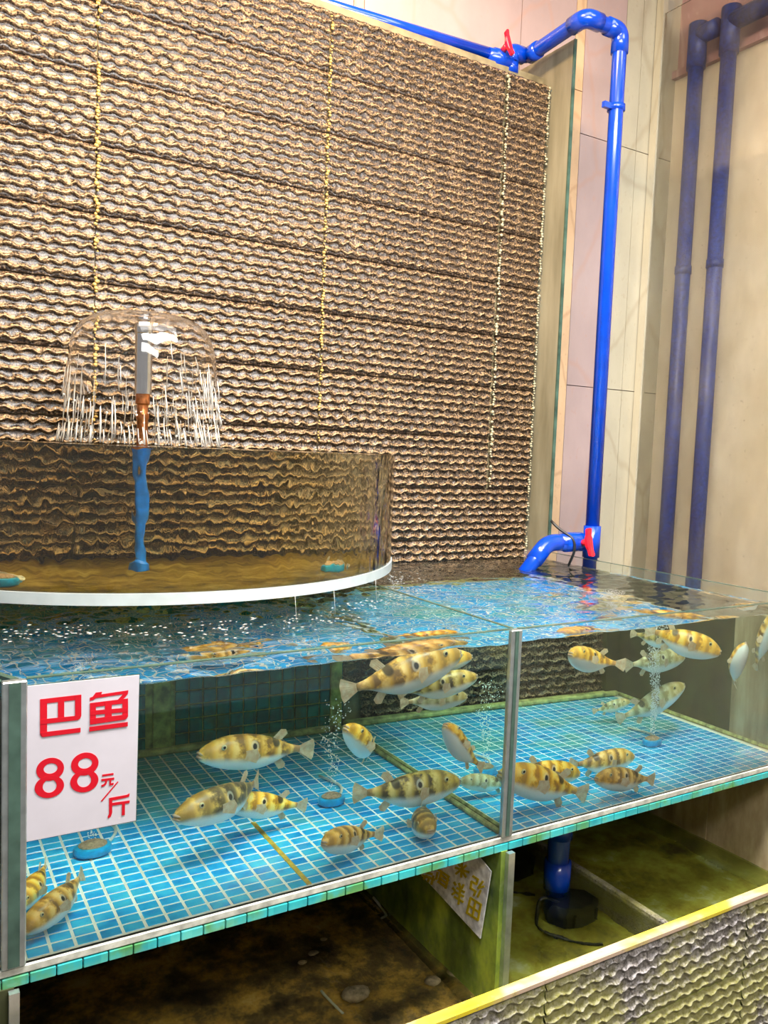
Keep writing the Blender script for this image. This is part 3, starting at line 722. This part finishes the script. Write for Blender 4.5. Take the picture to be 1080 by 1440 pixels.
char([[(604, 196), (645, 190), (640, 206), (592, 240), (567, 248), (567, 228), (585, 222)], [(600, 212), (810, 181), (809, 200), (600, 231)], [(785, 188), (810, 181), (806, 205), (775, 240), (740, 244), (768, 215)],
      [(567, 262), (808, 232), (808, 260), (567, 290)], [(567, 262), (605, 258), (605, 393), (567, 397)], [(772, 238), (808, 232), (808, 345), (800, 358), (786, 364), (772, 365)],
      [(662, 250), (705, 246), (705, 370), (662, 378)], [(567, 310), (808, 290), (808, 316), (567, 338)], [(567, 360), (806, 332), (800, 358), (786, 365), (567, 397)], [(563, 412), (806, 380), (806, 407), (563, 440)]])
def eight(cx, up, lo, hu, hl):
    bm = bmesh.new(); n = 36
    for lv, (c, o_, h) in enumerate(((up[0], up[1], hu), (lo[0], lo[1], hl))):
        A, Bq = [], []
        for k in range(n):
            a = 2*pi*k/n
            def pt_(cc, rr):
                x = cc[0]+rr[0]*cos(a); y = cc[1]+rr[1]*sin(a)-.12*rr[0]*cos(a); return C2(x, y)+Vector((0, -.0028-.0002*lv, 0))
            A.append(bm.verts.new(pt_(c, o_))); Bq.append(bm.verts.new(pt_(h[0], h[1])))
        A2 = [bm.verts.new(v.co+Vector((0, .0008, 0))) for v in A]; B2 = [bm.verts.new(v.co+Vector((0, .0008, 0))) for v in Bq]
        for k in range(n):
            j = (k+1) % n
            bm.faces.new((A[k], A[j], Bq[j], Bq[k])); bm.faces.new((A2[k], A2[j], B2[j], B2[k])); bm.faces.new((A[k], A[j], A2[j], A2[k])); bm.faces.new((Bq[k], Bq[j], B2[j], B2[k]))
    obj('digit', bm, 'sign_red', ps)
eight(0, ((316, 680), (88, 72)), ((311, 790), (93, 70)), ((319, 675), (44, 33)), ((313, 786), (44, 42)))
eight(0, ((535, 647), (87, 72)), ((532, 755), (89, 70)), ((537, 643), (44, 33)), ((531, 751), (44, 42)))
char([[(645, 714), (717, 704), (717, 715), (645, 726)], [(640, 742), (721, 732), (721, 745), (640, 756)], [(664, 750), (677, 748), (674, 768), (662, 784), (640, 792), (640, 780), (654, 775), (662, 766)], [(690, 746), (703, 744), (701, 768), (718, 765), (716, 778), (690, 782)]])
char([[(741, 758), (748, 760), (644, 884), (637, 880)]], 'slash')
char([[(688, 862), (800, 842), (818, 832), (816, 852), (800, 858), (688, 882)], [(688, 862), (709, 858), (708, 955), (700, 978), (682, 991), (680, 978), (688, 962)], [(705, 893), (819, 877), (817, 893), (705, 910)], [(770, 888), (789, 886), (788, 968), (768, 972)]])

# ------------------------------------------------------------------ air stones with bubbles
def air_stone(c, lab, r=.036):
    x, y, z = c; a = empty('air_stone', c); tag(a, lab, 'air stone', 'air stones')
    bm = lathe(bmesh.new(), [(r*.8, z), (r*1.0, z+.004), (r*1.06, z+.012), (r*1.0, z+.020), (r*.82, z+.022)], x, y, 28, True); smooth_by_angle(obj('holder_ring', bm, 'cyan_plastic', a))
    bm = lathe(bmesh.new(), [(r*.8, z+.018), (r*.78, z+.024), (r*.55, z+.029), (r*.2, z+.031)], x, y, 24, True); smooth_by_angle(obj('stone_disc', bm, 'air_stone', a))
    obj('air_tube', T(fillet([(x+r*.7, y+.01, z+.008), (x+.08, y+.12, z+.006), (x+.05, y+.25, z+.006)], .05), .004, 6), 'white_tube', a, True)
def plume(c, hgt, n, lab, spread=.03, seed=1):
    rnd = random.Random(seed); bm = bmesh.new()
    for q in range(n):
        s = rnd.random(); rr = spread*(.35+s)*sqrt(rnd.random()); a = rnd.uniform(0, 6.28)
        ball(bm, (c[0]+rr*cos(a)+.02*s*sin(9*s), c[1]+rr*sin(a), c[2]+.035+s**.8*hgt), rnd.uniform(.0009, .0024), 1)
    o = obj('bubble_plume', bm, 'bubble', None, True); tag(o, lab, 'bubbles', kind='stuff')
for px, lab, n in [((465, 1125), 'blue ringed air stone on the tiles below the olive pufferfish tail', 60), ((682, 1083), 'blue ringed air stone behind the glass divider', 80),
                ((130, 1194), 'dark blue air stone below the price sign', 120), ((915, 1043), 'blue ringed air stone sending up a bubble column', 520)]:
    c = refr_floor(*px, .01); c.z = .0005; air_stone(tuple(c), lab, .037 if px[0] != 130 else .042)
    plume(c, .46 if n > 200 else .25, n*3, {60: 'few bubbles rising from the air stone below the olive fish', 80: 'few bubbles rising behind the divider', 120: 'small bubbles rising behind the price sign', 520: 'white column of bubbles rising in the right compartment'}[n], seed=n)
for (x, y), lab in [((.93, .75), 'pale blue air stone on the golden floor of the round tank'), ((.05, .70), 'pale blue air stone near the left side of the round tank')]:
    air_stone((x, y, ZB+.0262), lab, .04)

# ------------------------------------------------------------------ pufferfish
def fish_mat(name, back, dark, flank, belly=(.80, .84, .80)):
    t = NT(name); at = t.n('Attribute', _attribute_name='rest').outputs['Vector']
    sep = t.n('SeparateXYZ', Vector=at); x, y, z = sep.outputs
    rnd = t.n('ObjectInfo').outputs['Random']
    off = t.n('VectorMath', _operation='ADD', i0=at); cb = t.n('CombineXYZ', X=t.math('MULTIPLY', rnd, 9.0), Y=t.math('MULTIPLY', rnd, 5.0)); t.set(off.inputs[1], cb)
    mott = t.noise(off.outputs[0], 12, 5, .6); big = t.noise(off.outputs[0], 5, 2)
    bars = t.math('SINE', t.math('ADD', t.math('MULTIPLY', x, 46.0), t.math('MULTIPLY', mott, 7.0)))
    pat = t.math('ADD', t.math('MULTIPLY', bars, .15), mott)
    col = t.ramp(pat, [(.34, dark), (.52, back), (.70, flank)])
    hd = t.math('MULTIPLY', t.smooth(t.math('ADD', x, t.math('MULTIPLY', t.math('SUBTRACT', big, .5), .25)), .16, .36), .34)
    col = t.mix(hd, col, (.80, .44, .06))
    up = t.smooth(t.math('ADD', z, t.math('MULTIPLY', t.math('SUBTRACT', big, .5), .05)), -.075, -.015)
    col = t.mix(up, belly, col)
    def spot(cx, cz, r0, r1):
        dx = t.math('SUBTRACT', x, cx); dz = t.math('MULTIPLY', t.math('SUBTRACT', z, cz), .8)
        d = t.math('SQRT', t.math('ADD', t.math('MULTIPLY', dx, dx), t.math('MULTIPLY', dz, dz)))
        return t.math('SUBTRACT', 1.0, t.smooth(d, r0, r1))
    col = t.mix(t.math('MULTIPLY', spot(.06, .055, .030, .040), .3), col, belly)
    col = t.mix(spot(.06, .055, .015, .024), col, (.012, .01, .01))
    col = t.mix(t.math('MULTIPLY', spot(-.15, .075, .025, .045), .9), col, (.02, .015, .012))
    tailm = t.smooth(x, -.28, -.36)
    col = t.mix(t.math('MULTIPLY', tailm, .4), col, (.7, .42, .2))
    t.pbr(col, .3, .5, normal=t.bump(t.noise(at, 90, 2), .15, .002), coat=.3); return t.m
fish_mat('fish_gold', (.82, .42, .02), (.36, .15, .01), (.95, .68, .16))
fish_mat('fish_brown', (.62, .33, .05), (.20, .10, .03), (.86, .60, .22))
fish_mat('fish_dark', (.17, .12, .05), (.05, .035, .018), (.62, .42, .12))
fish_mat('fish_olive', (.46, .33, .07), (.09, .065, .025), (.72, .58, .22))
fish_mat('fish_pale', (.52, .48, .26), (.30, .25, .11), (.72, .70, .45))
t = NT('fin'); nz = t.noise(t.coord((1, 1, 1)), 30, 2)
p_ = t.pbr(t.ramp(nz, [(.35, (.62, .42, .24)), (.65, (.80, .76, .62))]), .4); trn = t.n('BsdfTranslucent', Color=(.85, .75, .55)); mx = t.n('MixShader', Fac=.45); t.set(mx.inputs[1], p_); t.set(mx.inputs[2], trn); t.surf(mx)
plain('eye_ring', (.62, .55, .32), .25, var=.3, coat=.5); plain('eye_black', (.008, .008, .008), .08, coat=.6); plain('lip', (.50, .36, .26), .5)

KEY = [  # x, half width, top, bottom
 (.5, .010, .008, -.022), (.494, .031, .024, -.040), (.475, .048, .041, -.054), (.44, .062, .060, -.068), (.39, .078, .083, -.087), (.32, .096, .106, -.108), (.22, .108, .118, -.124),
 (.10, .110, .120, -.136), (-.02, .100, .112, -.132), (-.12, .080, .092, -.108), (-.20, .056, .068, -.074), (-.27, .036, .046, -.042), (-.33, .022, .032, -.024), (-.37, .015, .030, -.022), (-.385, .010, .030, -.024)]
FISHN = [0]
def make_fish(head, tail, mat, label, bend=0.0, roll=0.0, fat=1.0, lab_group=None, pect=.6):
    head, tail = Vector(head), Vector(tail); L = (head-tail).length
    X = (head-tail).normalized(); Z = Vector((0, 0, 1)); Z = (Z-X*Z.dot(X)).normalized(); Yv = Z.cross(X)
    M = Matrix((X, Yv, Z)).transposed().to_4x4() @ Matrix.Rotation(roll, 4, 'X'); M = Matrix.Translation((head+tail)/2) @ M @ Matrix.Scale(L, 4)
    def bd(p):
        x, y, z = p; s = max(0, .18-x); return Vector((x+abs(bend)*s*s*.35, y+bend*(s*s*1.5-.22*(.18-x)*.3), z))
    bm = bmesh.new(); seg = 22; rings = []; rest = []
    for (x, w, tp_, bt) in KEY:
        w, tp_, bt = w*1.14, tp_*1.14, bt*1.18
        ring = []; c = (tp_+bt)/2; h = (tp_-bt)/2
        for k in range(seg):
            a = 2*pi*k/seg; ca, sa = cos(a), sin(a); e = .92
            py = w*math.copysign(abs(ca)**e, ca)*(fat if x < .46 else 1)
            pz = c+h*math.copysign(abs(sa)**e, sa)*(1 if sa > 0 else (fat if x < .46 else 1))
            rest.append((x, py, pz)); ring.append(bm.verts.new(bd((x, py, pz))))
        rings.append(ring)
    for a, b in zip(rings, rings[1:]):
        for k in range(seg): bm.faces.new((a[k], a[(k+1) % seg], b[(k+1) % seg], b[k]))
    bm.faces.new(rings[0]); bm.faces.new(rings[-1][::-1])
    bmesh.ops.recalc_face_normals(bm, faces=bm.faces[:])
    me = bpy.data.meshes.new('pufferfish'); bm.to_mesh(me); bm.free(); me.materials.append(MATS[mat])
    at = me.attributes.new('rest', 'FLOAT_VECTOR', 'POINT'); at.data.foreach_set('vector', [c for v in rest for c in v])
    me.polygons.foreach_set('use_smooth', [True]*len(me.polygons))
    fo = link(bpy.data.objects.new('pufferfish', me)); fo.matrix_world = M
    tag(fo, label, 'fish', 'pufferfish in the tank')
    sub = fo.modifiers.new('smooth', 'SUBSURF'); sub.levels = 1; sub.render_levels = 1
    def part(name, bm, mt, sm=True):
        bmesh.ops.recalc_face_normals(bm, faces=bm.faces[:]); me = bpy.data.meshes.new(name); bm.to_mesh(me); bm.free(); me.materials.append(MATS[mt])
        me.polygons.foreach_set('use_smooth', [sm]*len(me.polygons)); o = bpy.data.objects.new(name, me); COL.objects.link(o); o.parent = fo; return o
    def fin(name, base, tip, th=.004, rays=8, ruf=.0, mt='fin'):
        # base, tip: lists of points, ribbed sheet between them
        bm = bmesh.new(); n = rays*2
        def lerp(pts, s):
            q = s*(len(pts)-1); i = min(int(q), len(pts)-2); return Vector(pts[i]).lerp(Vector(pts[i+1]), q-i)
        fr = []; bk = []
        for r_ in range(4):
            u_ = r_/3; A, Bk = [], []
            for i in range(n+1):
                s = i/n; p = lerp(base, s).lerp(lerp(tip, s), u_)
                tt = th*(1-.75*u_)*(1 if i % 2 else .45)
                nrm = Vector((0, 1, 0)) if name != 'pectoral_fin' else Vector((.5, .0, .2))
                p = p + nrm*ruf*u_*sin(s*9)
                A.append(bm.verts.new(bd(p+nrm*tt))); Bk.append(bm.verts.new(bd(p-nrm*tt)))
            fr.append(A); bk.append(Bk)
        for G in (fr, bk):
            for a, b in zip(G, G[1:]):
                for i in range(n): bm.faces.new((a[i], a[i+1], b[i+1], b[i]))
        for i in range(n): bm.faces.new((fr[-1][i], fr[-1][i+1], bk[-1][i+1], bk[-1][i])); bm.faces.new((fr[0][i], fr[0][i+1], bk[0][i+1], bk[0][i]))
        for k in range(3):
            for i in (0, n): bm.faces.new((fr[k][i], fr[k+1][i], bk[k+1][i], bk[k][i]))
        return part(name, bm, mt, False)
    fin('tail_fin', [(-.372, 0, .028), (-.378, 0, .003), (-.372, 0, -.022)], [(-.490, 0, .094), (-.508, 0, .035), (-.508, 0, -.03), (-.490, 0, -.086)], ruf=.006)
    fin('dorsal_fin', [(-.13, 0, .083), (-.20, 0, .062)], [(-.20, 0, .165), (-.245, 0, .165), (-.265, 0, .13)], rays=5)
    fin('anal_fin', [(-.15, 0, -.088), (-.215, 0, -.062)], [(-.215, 0, -.165), (-.255, 0, -.155), (-.27, 0, -.12)], rays=5)
    for s in (1, -1):
        fin('pectoral_fin', [(.155, s*.114*fat, .02), (.15, s*.118*fat, -.045)], [(.06, s*(.116*fat+.07*pect), .045), (.035, s*(.116*fat+.095*pect), -.005), (.06, s*(.116*fat+.075*pect), -.07)], rays=6, th=.003)
        ec = bd((.325, s*.096*fat, .060)); bm = bmesh.new(); ball(bm, ec, .024, 2, (1, .55, 1)); ey = part('eye', bm, 'eye_ring')
        bm = bmesh.new(); ball(bm, ec+Vector((.001, s*.0085, .001)), .013, 2, (1, .5, 1)); pu = part('pupil', bm, 'eye_black'); pu.parent = ey
    bm = bmesh.new()
    for zc, rr in ((.008, .012), (-.022, .012)):
        tube(bm, [bd((.478, -.044, zc-.008)), bd((.496, -.026, zc)), bd((.504, 0, zc+.001)), bd((.496, .026, zc)), bd((.478, .044, zc-.008))], [rr*.4, rr*.9, rr, rr*.9, rr*.4], 8)
    part('lips', bm, 'lip')
    return fo

FISH = [
 ((278, 1060), (434, 1047), .52, .56, 'fish_brown', .25, 0, 'barred brown pufferfish swimming before the dark green mosaic'),
 ((246, 1148), (392, 1100), .26, .36, 'fish_dark', -.35, 0, 'dark-backed pufferfish with golden head gliding low over the blue tiles'),
 ((312, 1128), (430, 1132), .40, .40, 'fish_gold', 0, 0, 'yellowish pufferfish half hidden behind the dark-backed one'),
 ((644, 1097), (498, 1122), .22, .22, 'fish_olive', .2, 0, 'large olive pufferfish in profile beside the glass divider'),
 ((453, 1184), (522, 1168), .05, .17, 'fish_brown', .3, 0, 'brown pufferfish low over the tiles in front of an air stone'),
 ((603, 1174), (577, 1138), .03, .24, 'fish_dark', .3, 0, 'dark-headed pufferfish facing out through the front glass'),
 ((486, 1022), (538, 1070), .36, .48, 'fish_gold', -.3, -.2, 'golden-faced pufferfish with white belly tilted upward near the olive corner'),
 ((624, 1018), (668, 1082), .055, .115, 'fish_gold', .2, .2, 'white-bellied pufferfish rising steeply beside the divider'),
 ((645, 917), (482, 978), .105, .085, 'fish_brown', .15, 0, 'brown spotted pufferfish just below the surface, topmost of the cluster'),
 ((669, 950), (556, 978), .145, .21, 'fish_olive', .2, 0, 'olive pufferfish with orange snout in the middle of the surface cluster'),
 ((655, 978), (562, 988), .24, .28, 'fish_pale', 0, 0, 'greenish pale pufferfish, lowest of the surface cluster'),
 ((662, 922), (566, 940), .215, .26, 'fish_gold', 0, 0, 'golden pufferfish tucked behind the surface cluster'),
 ((30, 1338), (133, 1250), .07, .20, 'fish_brown', -.2, .15, 'brown pufferfish resting on the tiles by the corner post'),
 ((15, 1292), (80, 1220), .19, .33, 'fish_gold', -.2, 0, 'golden pufferfish partly hidden behind the corner post'),
 ((646, 1124), (722, 1128), .34, .30, 'fish_pale', 0, 0, 'faint pufferfish added behind the glass divider in place of a reflection'),  # extra fish standing in for a reflection in the divider
 ((799, 918), (853, 932), .10, .18, 'fish_gold', .6, 0, 'golden pufferfish facing out with its tail swung aside'),
 ((1011, 916), (905, 886), .13, .26, 'fish_gold', .2, 0, 'bright golden pufferfish with black spot near the surface'),
 ((955, 904), (885, 890), .36, .50, 'fish_olive', 0, 0, 'dull pufferfish swimming behind the bright golden one'),
 ((1046, 903), (1014, 968), .08, .16, 'fish_gold', .5, -.5, 'golden pufferfish with curved white belly hanging head up'),
 ((1085, 862), (1053, 945), .15, .24, 'fish_brown', .2, 0, 'brownish pufferfish diving up at the right end of the tank'),
 ((960, 922), (878, 936), .55, .55, 'fish_pale', 0, 0, 'pale pufferfish above another in the bubble column'),
 ((960, 962), (868, 1016), .55, .6, 'fish_pale', .2, 0, 'pale pufferfish climbing through the bubble column'),
 ((884, 985), (832, 1000), .85, .9, 'fish_pale', 0, 0, 'small pale pufferfish far back in the right compartment'),
 ((813, 1086), (716, 1082), .22, .24, 'fish_gold', .1, 0, 'golden pufferfish resting nose to the centre of the right floor'),
 ((702, 1086), (818, 1113), .10, .12, 'fish_gold', .15, 0, 'golden pufferfish crossing behind the middle steel post'),
 ((889, 1062), (802, 1078), .26, .26, 'fish_brown', .15, 0, 'barred brown pufferfish cruising over the right floor'),
 ((835, 1104), (915, 1104), .045, .055, 'fish_brown', .1, 0, 'mottled brown pufferfish near the front glass of the right compartment'),
]
FAT = {5: 1.25, 18: 1.5, 4: 1.12, 15: 1.2, 13: 1.1, 12: 1.1}
INFO = []
for fi, (h, tl, yh, yt, mt, bend, roll, lab) in enumerate(FISH):
    a, b = refr(*h, yh), refr(*tl, yt); L = (a-b).length
    lo = min(a.z, b.z, (a.z*.6+b.z*.4)-.14*L)
    if lo < .02:
        dz = .018-min((a.z*.6+b.z*.4)-.14*L, b.z-.06*L, a.z-.05*L); dz = max(0, dz); a.z += dz; b.z += dz
    make_fish(a, b, mt, lab, bend, roll, FAT.get(fi, 1.0))
    INFO.append((lab, round(L, 3), tuple(round(c, 2) for c in a), tuple(round(c, 2) for c in b)))

# ------------------------------------------------------------------ trough debris
def pebble(c, r, lab, mt='stone'):
    bm = bmesh.new(); vs = ball(bm, (0, 0, 0), r, 2, (1.2, .9, .6))
    for v in vs: v.co *= 1+.25*N(v.co.x*60, v.co.y*60, c[0]*9)
    o = obj('pebble', bm, mt, None, True); o.location = c; tag(o, lab, 'stone', 'stones in the trough')
zb2 = ZTF+.025
for (px, py), r, lab in [((608, 1395), .022, 'pale pebble at the foot of the green partition'), ((500, 1415), .035, 'largest rough brown stone in the silty trough'), ((425, 1368), .012, 'small yellow pebble amid the silt'), ((440, 1355), .014, 'small rounded pebble on the brown silt'), ((455, 1335), .009, 'tiny yellowish pebble on the brown silt')]:
    p = on(px, py, 2, zb2+.01); pebble((p.x, p.y, zb2+.4*r), r, lab)
p = [on(451, 1408, 2, zb2+.02), on(462, 1420, 2, zb2+.02), on(482, 1440, 2, zb2+.02)]
o = obj('twig', T(p, .004, 6), 'white_tube', None, True); tag(o, 'thin pale twig lying on the brown silt', 'twig')
q = [on(525, 1262, 0, W1-.02), on(536, 1275, 0, W1-.02), on(540, 1295, 0, W1-.02), on(536, 1305, 0, W1-.02)]
o = obj('air_hose', T(fillet(q, .03), .004, 8), 'white_tube', None, True); tag(o, 'short white hose curling along the green partition', 'hose')
if __name__ == '__main__' and False: print(INFO)
